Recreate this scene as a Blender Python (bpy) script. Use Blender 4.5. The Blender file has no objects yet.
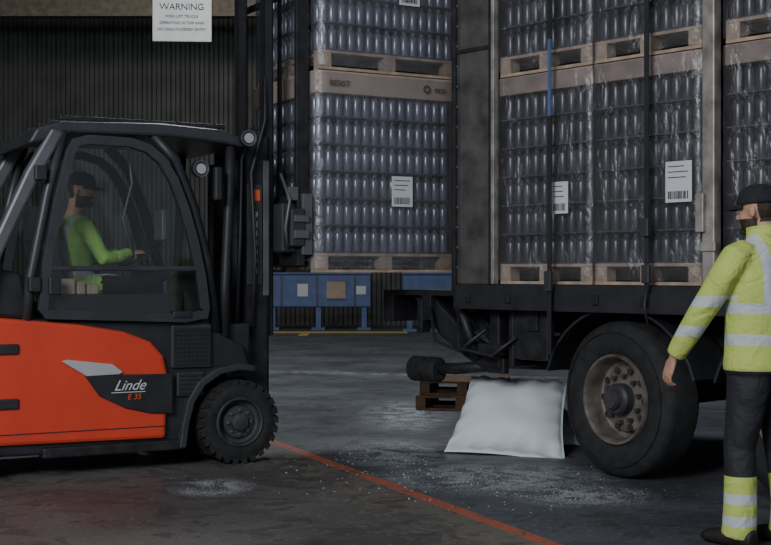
import bpy, bmesh, math, random
from mathutils import Vector, Matrix, noise
random.seed(7)
C = bpy.context.scene.collection
R = math.radians

# ---------------------------------------------------------------- materials
def new_mat(name):
    m = bpy.data.materials.new(name); m.use_nodes = True
    nt = m.node_tree; b = nt.nodes["Principled BSDF"]
    return m, nt, b
def mat(name, col, rough=0.6, metal=0.0, var=0.15, scale=6.0, bump=0.0, bscale=40.0, spec=0.4, emis=0.0):
    m, nt, b = new_mat(name)
    tc = nt.nodes.new("ShaderNodeTexCoord")
    n = nt.nodes.new("ShaderNodeTexNoise"); n.inputs["Scale"].default_value = scale; n.inputs["Detail"].default_value = 5
    nt.links.new(tc.outputs["Object"], n.inputs["Vector"])
    r = nt.nodes.new("ShaderNodeValToRGB")
    r.color_ramp.elements[0].position = 0.3; r.color_ramp.elements[1].position = 0.7
    lo = [max(0, c*(1-var)) for c in col]; hi = [min(1, c*(1+var)) for c in col]
    r.color_ramp.elements[0].color = (*lo, 1); r.color_ramp.elements[1].color = (*hi, 1)
    nt.links.new(n.outputs["Fac"], r.inputs["Fac"])
    nt.links.new(r.outputs["Color"], b.inputs["Base Color"])
    b.inputs["Roughness"].default_value = rough; b.inputs["Metallic"].default_value = metal
    b.inputs["Specular IOR Level"].default_value = spec
    if bump > 0:
        n2 = nt.nodes.new("ShaderNodeTexNoise"); n2.inputs["Scale"].default_value = bscale; n2.inputs["Detail"].default_value = 4
        nt.links.new(tc.outputs["Object"], n2.inputs["Vector"])
        bp = nt.nodes.new("ShaderNodeBump"); bp.inputs["Strength"].default_value = bump; bp.inputs["Distance"].default_value = 0.02
        nt.links.new(n2.outputs["Fac"], bp.inputs["Height"]); nt.links.new(bp.outputs["Normal"], b.inputs["Normal"])
    return m
def glass_mat(name, tint, gloss=0.12, rough=0.05, bump=0.0, bscale=5.0, gcol=(1,1,1), milk=0.0, mcol=(.6,.63,.7)):
    m = bpy.data.materials.new(name); m.use_nodes = True; nt = m.node_tree
    for n in list(nt.nodes): nt.nodes.remove(n)
    o = nt.nodes.new("ShaderNodeOutputMaterial"); mx = nt.nodes.new("ShaderNodeMixShader")
    t = nt.nodes.new("ShaderNodeBsdfTransparent"); t.inputs[0].default_value = (*tint, 1)
    g = nt.nodes.new("ShaderNodeBsdfGlossy"); g.inputs["Roughness"].default_value = rough; g.inputs[0].default_value = (*gcol, 1)
    lw = nt.nodes.new("ShaderNodeLayerWeight"); lw.inputs[0].default_value = 0.25
    ma = nt.nodes.new("ShaderNodeMath"); ma.operation = 'MULTIPLY_ADD'
    ma.inputs[1].default_value = 0.5; ma.inputs[2].default_value = gloss
    nt.links.new(lw.outputs["Fresnel"], ma.inputs[0]); nt.links.new(ma.outputs[0], mx.inputs[0])
    base = t.outputs[0]
    tc = nt.nodes.new("ShaderNodeTexCoord"); n2 = nt.nodes.new("ShaderNodeTexNoise")
    n2.inputs["Scale"].default_value = bscale; n2.inputs["Detail"].default_value = 6; n2.inputs["Distortion"].default_value = 1.5
    nt.links.new(tc.outputs["Object"], n2.inputs["Vector"])
    if milk > 0:
        d = nt.nodes.new("ShaderNodeBsdfDiffuse"); d.inputs[0].default_value = (*mcol, 1)
        m2 = nt.nodes.new("ShaderNodeMixShader"); mm = nt.nodes.new("ShaderNodeMath"); mm.operation = 'MULTIPLY'
        mm.inputs[1].default_value = milk*2; nt.links.new(n2.outputs["Fac"], mm.inputs[0]); nt.links.new(mm.outputs[0], m2.inputs[0])
        nt.links.new(t.outputs[0], m2.inputs[1]); nt.links.new(d.outputs[0], m2.inputs[2]); base = m2.outputs[0]
    nt.links.new(base, mx.inputs[1]); nt.links.new(g.outputs[0], mx.inputs[2]); nt.links.new(mx.outputs[0], o.inputs[0])
    if bump > 0:
        bp = nt.nodes.new("ShaderNodeBump"); bp.inputs["Strength"].default_value = bump; bp.inputs["Distance"].default_value = 0.05
        nt.links.new(n2.outputs["Fac"], bp.inputs["Height"]); nt.links.new(bp.outputs["Normal"], g.inputs["Normal"])
    return m

class NX:
    """tiny helper for building math node trees"""
    def __init__(s, nt): s.nt = nt
    def m(s, op, a, b=None):
        n = s.nt.nodes.new("ShaderNodeMath"); n.operation = op
        for i, v in enumerate((a, b)):
            if v is None: continue
            if isinstance(v, (int, float)): n.inputs[i].default_value = v
            else: s.nt.links.new(v, n.inputs[i])
        return n.outputs[0]
    def band(s, v, a, b): return s.m('MULTIPLY', s.m('GREATER_THAN', v, a), s.m('LESS_THAN', v, b))
    def mix(s, f, a, b):
        n = s.nt.nodes.new("ShaderNodeMix"); n.data_type = 'RGBA'
        if isinstance(f, (int, float)): n.inputs[0].default_value = f
        else: s.nt.links.new(f, n.inputs[0])
        for i, v in ((6, a), (7, b)):
            if isinstance(v, tuple): n.inputs[i].default_value = (*v, 1)
            else: s.nt.links.new(v, n.inputs[i])
        return n.outputs[2]

M = {}
M['black'] = mat("black_plastic", (0.022, 0.023, 0.026), 0.45, 0, .25, 8, .1, 200)
M['dark'] = mat("dark_steel", (0.026, 0.026, 0.029), 0.5, 0.3, .4, 10, .15, 60)
M['frame'] = mat("cab_frame_paint", (0.040, 0.042, 0.047), 0.4, 0.1, .2, 6)
M['grey'] = mat("grey_painted_steel", (0.12, 0.125, 0.135), 0.4, 0.3, .2, 6)
M['red'] = mat("red_paint", (0.60, 0.055, 0.026), 0.4, 0, .08, 3)
M['silver'] = mat("silver_trim", (0.50, 0.50, 0.51), 0.35, 0.3, .05)
M['white'] = mat("white_print", (0.55, 0.57, 0.60), 0.6, 0, .03)
M['orange'] = mat("orange_decal", (0.65, 0.10, 0.04), 0.5, 0, .05)
M['rubber'] = mat("tyre_rubber", (0.018, 0.018, 0.019), 0.8, 0, .4, 12, .3, 80)
M['rim'] = mat("wheel_rim_dark", (0.07, 0.07, 0.075), 0.5, .4, .3, 10)
M['rimt'] = mat("wheel_rim_dusty", (0.17, 0.145, 0.128), 0.55, .4, .5, 9)
M['wood'] = mat("pallet_wood", (0.36, 0.27, 0.20), 0.8, 0, .3, 9, .2, 60)
M['wooddk'] = mat("pallet_wood_dark", (0.13, 0.075, 0.045), 0.85, 0, .35, 9, .2, 60)
M['carton'] = mat("carton_board", (0.38, 0.285, 0.23), 0.8, 0, .12, 4, .1, 20)
M['cartdk'] = mat("carton_board_dark", (0.27, 0.205, 0.18), 0.8, 0, .3, 5, .2, 20)  # darker, blotchier copy of the carton for the trailer loads
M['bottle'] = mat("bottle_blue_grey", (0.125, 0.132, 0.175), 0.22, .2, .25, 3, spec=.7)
M['bottledk'] = mat("bottle_dark_grey", (0.048, 0.050, 0.060), 0.3, .2, .4, 3, spec=.6)  # darker, greyer copy of the bottle colour for the trailer loads
M['pad'] = mat("layer_pad", (0.05, 0.055, 0.085), 0.6)
M['core'] = mat("load_core", (0.022, 0.025, 0.036), 0.7)
M['glass'] = glass_mat("cab_glass", (.72, .76, .76), .035, .03)
M['film'] = glass_mat("stretch_film", (.92, .93, .95), .03, .28, .5, 6, milk=.08, mcol=(.6, .61, .66))
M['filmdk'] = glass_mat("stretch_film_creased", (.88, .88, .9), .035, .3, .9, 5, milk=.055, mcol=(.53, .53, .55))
M['skin'] = mat("skin", (0.42, 0.23, 0.16), 0.55, 0, .12, 20)
M['hair'] = mat("dark_hair", (0.035, 0.022, 0.017), 0.7, 0, .4, 60, .3, 200)
M['cap'] = mat("cap_cloth", (0.014, 0.015, 0.018), 0.9, 0, .3, 20, .2, 120)
M['trouser'] = mat("work_trousers", (0.013, 0.014, 0.018), 0.9, 0, .3, 10, .5, 14)
M['boot'] = mat("boot_leather", (0.015, 0.014, 0.014), 0.6, 0, .3)
M['blue'] = mat("blue_painted_steel", (0.075, 0.12, 0.27), 0.5, 0, .2, 4)
M['bag'] = mat("woven_white_plastic", (0.62, 0.68, 0.70), 0.5, 0, .03, 4, .12, 30)
M['panel'] = mat("bulkhead_panel", (0.105, 0.097, 0.092), 0.45, .4, .5, 5, .15, 30)
M['post'] = mat("worn_aluminium_post", (0.30, 0.27, 0.25), 0.5, .4, .45, 8)
M['shard'] = mat("glass_shards", (0.48, 0.51, 0.55), 0.2, 0, .1)
M['sign'] = mat("sign_board", (0.50, 0.50, 0.48), 0.6, 0, .08)
M['ink'] = mat("sign_ink", (0.05, 0.05, 0.05), 0.7)
M['yellow'] = mat("yellow_floor_paint", (0.55, 0.44, 0.12), .7, 0, .3)
M['beam'] = mat("roof_steel_beam", (0.17, 0.15, 0.12), .6, .2, .3)
M['eye'] = mat("eye_white", (.5, .5, .48), .3)
M['lens'] = mat("lamp_lens", (.40, .42, .45), .15, .3, .05)

# ---------------------------------------------------------------- mesh helpers
def finish(name, verts, faces, m, parent=None, smooth=False, bevel=0, bseg=2):
    me = bpy.data.meshes.new(name); me.from_pydata([tuple(v) for v in verts], [], faces)
    bm = bmesh.new(); bm.from_mesh(me); bmesh.ops.recalc_face_normals(bm, faces=bm.faces)
    bm.to_mesh(me); bm.free()
    if m: me.materials.append(M[m] if isinstance(m, str) else m)
    if smooth:
        for p in me.polygons: p.use_smooth = True
    o = bpy.data.objects.new(name, me); C.objects.link(o)
    if parent: o.parent = parent
    if bevel > 0:
        b = o.modifiers.new("bevel", 'BEVEL'); b.width = bevel; b.segments = bseg; b.limit_method = 'ANGLE'
    return o
def empty(name, loc=(0, 0, 0), rz=0, parent=None):
    e = bpy.data.objects.new(name, None); C.objects.link(e); e.location = loc; e.rotation_euler = (0, 0, rz); e.empty_display_size = .2
    if parent: e.parent = parent
    return e
def boxvf(x0, x1, y0, y1, z0, z1, off=0):
    v = [(x, y, z) for x in (x0, x1) for y in (y0, y1) for z in (z0, z1)]
    f = [(0, 1, 3, 2), (4, 6, 7, 5), (0, 4, 5, 1), (2, 3, 7, 6), (0, 2, 6, 4), (1, 5, 7, 3)]
    return v, [tuple(i+off for i in q) for q in f]
def boxes(name, lst, m, parent=None, bevel=0):
    V, F = [], []
    for b in lst:
        v, f = boxvf(*b, off=len(V)); V += v; F += f
    return finish(name, V, F, m, parent, bevel=bevel)
def prism(name, pts, y0, y1, m, parent=None, bevel=0.01):
    n = len(pts); V = [(x, y0, z) for x, z in pts] + [(x, y1, z) for x, z in pts]
    F = [tuple(range(n)), tuple(range(2*n-1, n-1, -1))] + [(i, (i+1) % n, n+(i+1) % n, n+i) for i in range(n)]
    return finish(name, V, F, m, parent, bevel=bevel)
def loftvf(rings, seg=16, off=0):
    V, F = [], []; n = len(rings); cs = [Vector(r[0]) for r in rings]
    for i, (c, ra, rb, ad) in enumerate(rings):
        t = (cs[min(i+1, n-1)]-cs[max(i-1, 0)]).normalized()
        a = Vector(ad); a = (a - t*a.dot(t)).normalized(); b = t.cross(a)
        for k in range(seg):
            an = 2*math.pi*k/seg; V.append(cs[i]+a*(ra*math.cos(an))+b*(rb*math.sin(an)))
    for i in range(n-1):
        for k in range(seg):
            k2 = (k+1) % seg; F.append((off+i*seg+k, off+i*seg+k2, off+(i+1)*seg+k2, off+(i+1)*seg+k))
    F.append(tuple(off+k for k in range(seg-1, -1, -1))); F.append(tuple(off+(n-1)*seg+k for k in range(seg)))
    return V, F
def auto_dir(p):
    d = (Vector(p[-1])-Vector(p[0])).normalized()
    return Vector((0, 1, 0)) if abs(d.y) < .8 else Vector((1, 0, 0))
def tube(name, path, r, m, parent=None, seg=10, closed=False, smooth=True, aspect=1.0, adir=None):
    a = adir or auto_dir(path)
    if closed: path = list(path)+[path[0]]
    rr = r if isinstance(r, (list, tuple)) else [r]*len(path)
    V, F = loftvf([(p, q, q*aspect, a) for p, q in zip(path, rr)], seg)
    return finish(name, V, F, m, parent, smooth)
def rev(name, prof, m, parent=None, seg=40, axis='y', loc=(0, 0, 0), smooth=True, caps=True):
    V, F = [], []; n = len(prof)
    for r, h in prof:
        for k in range(seg):
            a = 2*math.pi*k/seg; c, s = r*math.cos(a), r*math.sin(a)
            p = (c, h, s) if axis == 'y' else ((c, s, h) if axis == 'z' else (h, c, s))
            V.append((p[0]+loc[0], p[1]+loc[1], p[2]+loc[2]))
    for i in range(n-1):
        for k in range(seg):
            k2 = (k+1) % seg; F.append((i*seg+k, i*seg+k2, (i+1)*seg+k2, (i+1)*seg+k))
    if caps: F.append(tuple(range(seg))); F.append(tuple((n-1)*seg+k for k in range(seg)))
    else:
        for k in range(seg): k2 = (k+1) % seg; F.append(((n-1)*seg+k, (n-1)*seg+k2, k2, k))
    o = finish(name, V, F, m, parent, smooth)
    e = o.modifiers.new("es", 'EDGE_SPLIT'); e.split_angle = R(35)
    return o
def dish(name, prof, m, parent, seg=40, loc=(0, 0, 0)):
    """open revolved dish, last radius 0"""
    V, F = [], []; n = len(prof)
    for r, h in prof:
        for k in range(seg):
            a = 2*math.pi*k/seg; V.append((r*math.cos(a)+loc[0], h+loc[1], r*math.sin(a)+loc[2]))
    for i in range(n-1):
        for k in range(seg):
            k2 = (k+1) % seg; F.append((i*seg+k, i*seg+k2, (i+1)*seg+k2, (i+1)*seg+k))
    o = finish(name, V, F, m, parent, True)
    e = o.modifiers.new("es", 'EDGE_SPLIT'); e.split_angle = R(35)
    return o
def text(name, s, size, loc, rot, m, parent, ext=0.001, shear=0, align='CENTER'):
    cu = bpy.data.curves.new(name, 'FONT'); cu.body = s; cu.size = size; cu.extrude = ext; cu.shear = shear; cu.align_x = align
    cu.materials.append(M[m]); o = bpy.data.objects.new(name, cu); C.objects.link(o)
    o.location = loc; o.rotation_euler = rot; o.parent = parent
    return o
def ell(c, r, seg=16, rn=10, off=0, rot=None):
    V, F = [], []
    V.append(Vector((0, 0, r[2])))
    for i in range(1, rn):
        ph = math.pi*i/rn
        for k in range(seg):
            a = 2*math.pi*k/seg; V.append(Vector((r[0]*math.sin(ph)*math.cos(a), r[1]*math.sin(ph)*math.sin(a), r[2]*math.cos(ph))))
    V.append(Vector((0, 0, -r[2])))
    for k in range(seg): F.append((off, off+1+k, off+1+(k+1) % seg))
    for i in range(rn-2):
        for k in range(seg):
            k2 = (k+1) % seg; a = off+1+i*seg; F.append((a+k, a+seg+k, a+seg+k2, a+k2))
    L = off+len(V)-1; a = off+1+(rn-2)*seg
    for k in range(seg): F.append((L, a+(k+1) % seg, a+k))
    if rot is not None: V = [rot @ v for v in V]
    return [v+Vector(c) for v in V], F
def remesh(name, shells, voxel, mats, chooser, parent, smooth_it=6):
    V, F = [], []
    for fn in shells:
        v, f = fn(len(V)); V += v; F += f
    me = bpy.data.meshes.new(name+"_src"); me.from_pydata([tuple(v) for v in V], [], F)
    bm = bmesh.new(); bm.from_mesh(me); bmesh.ops.recalc_face_normals(bm, faces=bm.faces); bm.to_mesh(me); bm.free()
    t = bpy.data.objects.new(name+"_src", me); C.objects.link(t)
    r = t.modifiers.new("r", 'REMESH'); r.mode = 'VOXEL'; r.voxel_size = voxel
    s = t.modifiers.new("s", 'SMOOTH'); s.iterations = smooth_it; s.factor = .5
    dg = bpy.context.evaluated_depsgraph_get(); dg.update()
    out = bpy.data.meshes.new_from_object(t.evaluated_get(dg)); out.name = name
    bpy.data.objects.remove(t)
    out.materials.clear()
    for m in mats: out.materials.append(M[m] if isinstance(m, str) else m)
    for p in out.polygons:
        p.use_smooth = True; p.material_index = chooser(p.center)
    o = bpy.data.objects.new(name, out); C.objects.link(o); o.parent = parent
    return o
SL = lambda rings, seg=18: (lambda off: loftvf(rings, seg, off))
SE = lambda c, r, rot=None: (lambda off: ell(c, r, off=off, rot=rot))

# ---------------------------------------------------------------- room
m, nt, b = new_mat("yard_floor"); nx = NX(nt)
tc = nt.nodes.new("ShaderNodeTexCoord"); sp = nt.nodes.new("ShaderNodeSeparateXYZ"); nt.links.new(tc.outputs["Object"], sp.inputs[0])
def noisen(scale, det=6, dist=0.0):
    n = nt.nodes.new("ShaderNodeTexNoise"); n.inputs["Scale"].default_value = scale; n.inputs["Detail"].default_value = det
    n.inputs["Distortion"].default_value = dist; nt.links.new(tc.outputs["Object"], n.inputs["Vector"]); return n.outputs["Fac"]
X, Y = sp.outputs[0], sp.outputs[1]
d = nx.m('ADD', nx.m('MULTIPLY', nx.m('ADD', X, .89), .9155), nx.m('MULTIPLY', nx.m('SUBTRACT', Y, 10.48), .4022))
big = noisen(.9, 5, .5); fine = noisen(28, 8); mid = noisen(5, 6, 1)
conc = nx.mix(nx.m('MULTIPLY', nx.m('SUBTRACT', big, .3), 2.2), (0.070, 0.067, 0.066), (0.145, 0.132, 0.12))
tar = nx.mix(nx.m('MULTIPLY', nx.m('SUBTRACT', big, .3), 2.2), (0.062, 0.066, 0.075), (0.125, 0.133, 0.148))
base = nx.mix(nx.m('GREATER_THAN', nx.m('ADD', d, nx.m('MULTIPLY', nx.m('SUBTRACT', mid, .5), .1)), 0.0), conc, tar)
dust = nx.m('MULTIPLY', nx.band(d, -.75, -.04), nx.m('GREATER_THAN', nx.m('ADD', mid, nx.m('MULTIPLY', nx.m('ADD', d, .4), .3)), .5))
base = nx.mix(nx.m('MULTIPLY', dust, .5), base, (0.20, 0.175, 0.135))
speck = nx.m('GREATER_THAN', fine, .62)
base = nx.mix(nx.m('MULTIPLY', speck, .40), base, (0.26, 0.26, 0.26))
darks = nx.m('GREATER_THAN', mid, .60)
base = nx.mix(nx.m('MULTIPLY', darks, .5), base, (0.035, 0.035, 0.037))
stain = nx.m('GREATER_THAN', noisen(2.2, 8, 2), .58)
base = nx.mix(nx.m('MULTIPLY', stain, .4), base, (0.04, 0.04, 0.043))
def patch(cx, cy, rx, ry):
    dx = nx.m('DIVIDE', nx.m('SUBTRACT', X, cx), rx); dy = nx.m('DIVIDE', nx.m('SUBTRACT', Y, cy), ry)
    rr = nx.m('ADD', nx.m('MULTIPLY', dx, dx), nx.m('MULTIPLY', dy, dy))
    return nx.m('MAXIMUM', nx.m('SUBTRACT', 1.0, rr), 0.0)
pt = patch(.12, 9.8, .5, .9)
for a in ((.75, 8.7, .9, .8), (-1.1, 8.3, .3, .4), (.2, 12.5, .5, 1.6), (1.2, 8.0, .5, .5)): pt = nx.m('MAXIMUM', pt, patch(*a))
pt = nx.m('MULTIPLY', pt, nx.m('GREATER_THAN', nx.m('ADD', nx.m('MULTIPLY', noisen(60, 4), .6), nx.m('MULTIPLY', mid, .45)), .53))
base = nx.mix(nx.m('MULTIPLY', pt, .9), base, (0.42, 0.45, 0.48))
line = nx.m('MULTIPLY', nx.band(d, -.048, .048), nx.m('GREATER_THAN', nx.m('ADD', fine, mid), .86))
base = nx.mix(nx.m('MULTIPLY', line, .9), base, (0.46, 0.12, 0.065))
wl = nx.m('MULTIPLY', nx.band(nx.m('SUBTRACT', Y, nx.m('MULTIPLY', X, -.3)), 17.3, 17.75), nx.m('GREATER_THAN', mid, .48))
base = nx.mix(nx.m('MULTIPLY', wl, .5), base, (0.30, 0.30, 0.30))
nt.links.new(base, b.inputs["Base Color"])
rg = nx.m('ADD', nx.m('MULTIPLY', big, .7), .18); nt.links.new(rg, b.inputs["Roughness"]); b.inputs["Specular IOR Level"].default_value = .42
bp = nt.nodes.new("ShaderNodeBump"); bp.inputs["Strength"].default_value = .35; bp.inputs["Distance"].default_value = .008
nt.links.new(fine, bp.inputs["Height"]); nt.links.new(bp.outputs["Normal"], b.inputs["Normal"])
finish("floor", [(-14, -6, 0), (16, -6, 0), (16, 34, 0), (-14, 34, 0)], [(0, 1, 2, 3)], m)

M['wall'] = mat("corrugated_sheet", (0.085, 0.092, 0.089), .6, .2, .25, 1.5)
def corr(name, p0, p1, z0, z1, pitch=.25, depth=.06):
    p0, p1 = Vector((*p0, 0)), Vector((*p1, 0)); L = (p1-p0).length; dr = (p1-p0)/L; nn = Vector((-dr.y, dr.x, 0))
    V = []; F = []; n = int(L/pitch); k = 0
    for i in range(n):
        for fx, dd in ((0, 0), (.35, 0), (.5, depth), (.85, depth)):
            q = p0+dr*(i+fx)*pitch+nn*dd; V += [(q.x, q.y, z0), (q.x, q.y, z1)]
    for i in range(len(V)//2-1): F.append((2*i, 2*i+2, 2*i+3, 2*i+1))
    return finish(name, V, F, 'wall')
corr("wall_back", (16, 34), (-14, 34), 0, 9.2)
corr("wall_left", (-14, 34), (-14, 4), 0, 9.2, .5, .08)
corr("wall_right", (16, 4), (16, 34), 0, 9.2, .5, .08)
boxes("ceiling", [(-14, 16, 4, 34, 9.2, 9.35)], 'wall')
bm_ = empty("roof_beam")
boxes("web", [(-14, 16, 31.0, 31.08, 7.5, 8.1)], 'beam', bm_)
boxes("flanges", [(-14, 16, 30.85, 31.23, 7.46, 7.53), (-14, 16, 30.85, 31.23, 8.07, 8.14)], 'beam', bm_)
boxes("hangers", [(x, x+.12, 30.98, 31.1, 8.1, 9.2) for x in (-12, -6, 0, 6, 12)], 'beam', bm_)

sg = empty("hanging_warning_sign", (-3.13, 20, 5.25), R(4))
boxes("board", [(-.45, .45, -.015, .015, -.33, .40)], 'sign', sg, .01)
text("heading", "WARNING", .14, (0, -.02, .16), (R(90), 0, 0), 'ink', sg)
for i, s in enumerate(["FORK LIFT TRUCKS", "OPERATING IN THIS AREA", "NO UNAUTHORISED ENTRY"]):
    text("line_%d" % i, s, .058, (0, -.02, .04-i*.1), (R(90), 0, 0), 'ink', sg)
boxes("chains", [(-.40, -.385, -.01, .01, .4, 3.95), (.385, .40, -.01, .01, .4, 3.95)], 'dark', sg)

def barrier(name, loc, w, rz=0, deco=True):
    e = empty(name, loc, rz)
    boxes("panel", [(0, w, 0, .5, .55, 1.32)], 'blue', e, .02)
    boxes("top_rail", [(-.03, w+.03, -.04, .54, 1.32, 1.42)], 'blue', e, .02)
    boxes("legs", [(x, x+.12, .05, .45, 0, .56) for x in (.1, w/2-.06, w-.22)], 'blue', e)
    boxes("feet", [(x-.1, x+.22, -.1, .6, 0, .06) for x in (.1, w/2-.06, w-.22)], 'blue', e)
    if deco:
        boxes("notice", [(.75, 1.0, -.012, 0, .8, 1.1), (w-.35, w-.12, -.012, 0, .85, 1.05)], 'white', e)
        boxes("carton_patch", [(1.45, 1.9, -.06, 0, .75, 1.15)], 'carton', e)
        boxes("ribs", [(x, x+.04, -.03, 0, .58, 1.3) for x in (.35, 1.2, 2.1)], 'frame', e)
    return e
barrier("dock_barrier", (-2.85, 31, 0), 2.5)
barrier("dock_barrier", (.4, 30.2, 0), 1.6, 0, False)
boxes("yellow_floor_marking", [(-3.2, .5, 29.4, 30.2, 0.0, 0.004), (-1.9, -1.7, 28.2, 29.4, 0, .004)], 'yellow')

# ---------------------------------------------------------------- bottle pallet loads
PROF = [(.034, 0), (.0365, .008), (.0365, .125), (.033, .138), (.020, .152), (.016, .158), (.016, .168), (.020, .170), (.020, .184), (.0, .184)]
def bottle_mesh(name, w, dd, layers, lh, m, z0):
    seg = 10; V = []; F = []; pitch = .0775
    nx_ = max(2, round((w-.01)/pitch)); ny_ = max(2, round((dd-.01)/pitch)); px_ = w/nx_; py_ = dd/ny_
    pos = [(i, j) for i in range(nx_) for j in range(ny_) if i in (0, nx_-1) or j in (0, ny_-1)]
    cs = [(math.cos(2*math.pi*k/seg), math.sin(2*math.pi*k/seg)) for k in range(seg)]
    sc = lh/.195
    for L in range(layers):
        zb = z0+L*lh+.006
        for i, j in pos:
            cx, cy = (i+.5)*px_, (j+.5)*py_; o = len(V)
            for r, h in PROF:
                for c, s in cs: V.append((cx+r*c, cy+r*s, zb+h*sc))
            for a in range(len(PROF)-1):
                for k in range(seg):
                    k2 = (k+1) % seg; F.append((o+a*seg+k, o+a*seg+k2, o+(a+1)*seg+k2, o+(a+1)*seg+k))
    me = bpy.data.meshes.new(name); me.from_pydata(V, [], F); me.materials.append(M[m])
    for p in me.polygons: p.use_smooth = True
    return me
def pallet_boxes(w, dd):
    L = []
    nb = 7; bw = .1
    for i in range(nb):
        y = i*(dd-bw)/(nb-1); L.append((0, w, y, y+bw, .122, .144))
    for x in (0, w/2-.05, w-.1):
        L.append((x, x+.1, 0, dd, .10, .121))
        for y in (0, dd/2-.05, dd-.1): L.append((x, x+.1, y, y+.1, .022, .10))
    for y in (0, dd/2-.05, dd-.1): L.append((0, w, y, y+.1, 0, .022))
    return L
_cache = {}
def load(w, dd, H, parent_loc, rz, dark=False, cap=.17, labels=(), txt=None, name="wrapped_bottle_pallet"):
    e = empty(name, parent_loc, rz)
    layers = 6; z0 = .15; lh = (H-z0-cap+.03)/layers
    key = (w, dd, H, dark, cap)
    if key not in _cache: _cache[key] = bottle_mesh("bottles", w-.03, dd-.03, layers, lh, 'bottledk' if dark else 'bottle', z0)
    o = bpy.data.objects.new("bottles", _cache[key]); C.objects.link(o); o.parent = e; o.location = (.015, .015, 0)
    boxes("wooden_pallet", pallet_boxes(w, dd), 'wood', e, .002)
    boxes("layer_pads", [(.004, w-.004, .004, dd-.004, z0+i*lh-.004, z0+i*lh+.005) for i in range(layers)], 'pad', e)
    boxes("core", [(.1, w-.1, .1, dd-.1, .15, H-cap)], 'core', e)
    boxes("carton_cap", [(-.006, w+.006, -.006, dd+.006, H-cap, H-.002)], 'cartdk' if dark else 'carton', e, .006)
    V, F = [], []; nu, nv = 14, 16
    loop = []
    for k in range(nu): loop.append((w*k/nu, 0, 0, -1))
    for k in range(nu): loop.append((w, dd*k/nu, 1, 0))
    for k in range(nu): loop.append((w-w*k/nu, dd, 0, 1))
    for k in range(nu): loop.append((0, dd-dd*k/nu, -1, 0))
    for j in range(nv+1):
        z = .03+(H-.01-.03)*j/nv
        for (x, y, a, bb) in loop:
            q = .012+.010*noise.noise(Vector((x*7+a*3, y*7+bb*5, z*6+parent_loc[0])))
            V.append((x+a*q+(0.006 if x > w/2 else -.006), y+bb*q+(.006 if y > dd/2 else -.006), z))
    n = len(loop)
    for j in range(nv):
        for k in range(n): F.append((j*n+k, j*n+(k+1) % n, (j+1)*n+(k+1) % n, (j+1)*n+k))
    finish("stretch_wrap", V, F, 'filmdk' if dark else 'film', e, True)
    for i, (x, z, lw, lhh) in enumerate(labels):
        boxes("label_%d" % i, [(x, x+lw, -.034, -.030, z, z+lhh)], 'white', e)
        bars = []
        for k in range(11): bars.append((x+.02+k*(lw-.04)/11, x+.02+(k+random.uniform(.3, .8))*(lw-.04)/11, -.036, -.034, z+.02, z+.07))
        for k in range(3): bars.append((x+.02, x+lw-random.uniform(.02, .07), -.036, -.034, z+lhh-.035-k*.035, z+lhh-.029-k*.035))
        boxes("label_print_%d" % i, bars, 'ink', e)
    if txt:
        text("cap_print", txt, .06, (.18, -.028, H-.115), (R(90), 0, 0), 'ink', e)
        text("cap_mark", "eco", .07, (w-.13, -.028, H-.11), (R(90), 0, 0), 'ink', e)
        rev("cap_ring", [(.03, -.030), (.03, -.027), (.02, -.027), (.02, -.030)], 'ink', e, 20, 'y', (w-.25, 0, H-.09), caps=False)
    return e

FL = (-1.058, 9.33); FA = R(29)
def fl(x, y, z=0): return (FL[0]+x*math.cos(FA)-y*math.sin(FA), FL[1]+x*math.sin(FA)+y*math.cos(FA), z)
load(1.18, 1.14, 1.50, fl(.60, -.05, 1.37), FA, labels=[(.62, .50, .18, .23)], txt="RESIST")
load(1.19, 1.14, 1.50, fl(.625, -.05, 2.875), FA, labels=[(.66, .53, .18, .21)])

# ---------------------------------------------------------------- forklift
F_ = empty("forklift_truck", (FL[0], FL[1], 0), FA)
W = 1.15
prism("lower_chassis", [(-2.45, .16), (-2.45, 1.0), (-1.45, 1.06), (-.22, 1.03), (-.10, .92), (.06, .84), (.12, .66), (0, .67), (-.14, .645), (-.26, .57), (-.335, .46), (-.37, .32), (-.40, .14)], .03, W-.03, 'black', F_, .02)
prism("fender_lip", [(.13, .70), (0, .72), (-.17, .69), (-.31, .60), (-.39, .47), (-.43, .3), (-.45, .14), (-.40, .14), (-.375, .32), (-.335, .46), (-.26, .57), (-.14, .645), (0, .67), (.12, .655)], -.03, .06, 'frame', F_, .01)
prism("red_body_panel", [(-2.5, .24), (-.545, .215), (-.53, .66), (-.56, .79), (-.65, .89), (-.84, .965), (-1.15, 1.02), (-1.7, 1.075), (-2.3, 1.15), (-2.52, 1.0)], -.015, W+.015, 'red', F_, .025)
prism("logo_panel", [(-1.12, .672), (-.90, .672), (-.50, .665), (-.50, .385), (-.66, .395), (-.84, .44), (-1.02, .53)], -.03, -.005, 'black', F_, .008)
prism("silver_accent", [(-1.28, .775), (-1.24, .785), (-.93, .745), (-.86, .69), (-.885, .675), (-1.11, .67)], -.036, -.005, 'silver', F_, .004)
boxes("panel_handles", [(-1.8, -1.56, -.032, 0, .83, .90), (-1.8, -1.56, -.032, 0, .47, .54)], 'black', F_, .01)
boxes("panel_seam", [(-2.45, -.54, -.019, -.01, .30, .306)], 'black', F_)
text("brand_script", "Linde", .10, (-.815, -.032, .565), (R(90), 0, 0), 'white', F_, shear=.5)
text("model_plate", "E 35", .055, (-.78, -.032, .50), (R(90), 0, 0), 'orange', F_, shear=.2)
boxes("logo_underline", [(-.94, -.70, -.033, -.03, .548, .553)], 'white', F_)
boxes("side_step", [(-1.4, -.42, -.02, .1, .13, .20)], 'dark', F_, .01)
boxes("vent_frame", [(-.50, -.20, .0, .05, .70, 1.0), (-.46, -.26, .0, .05, .50, .67)], 'frame', F_, .01)
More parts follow.
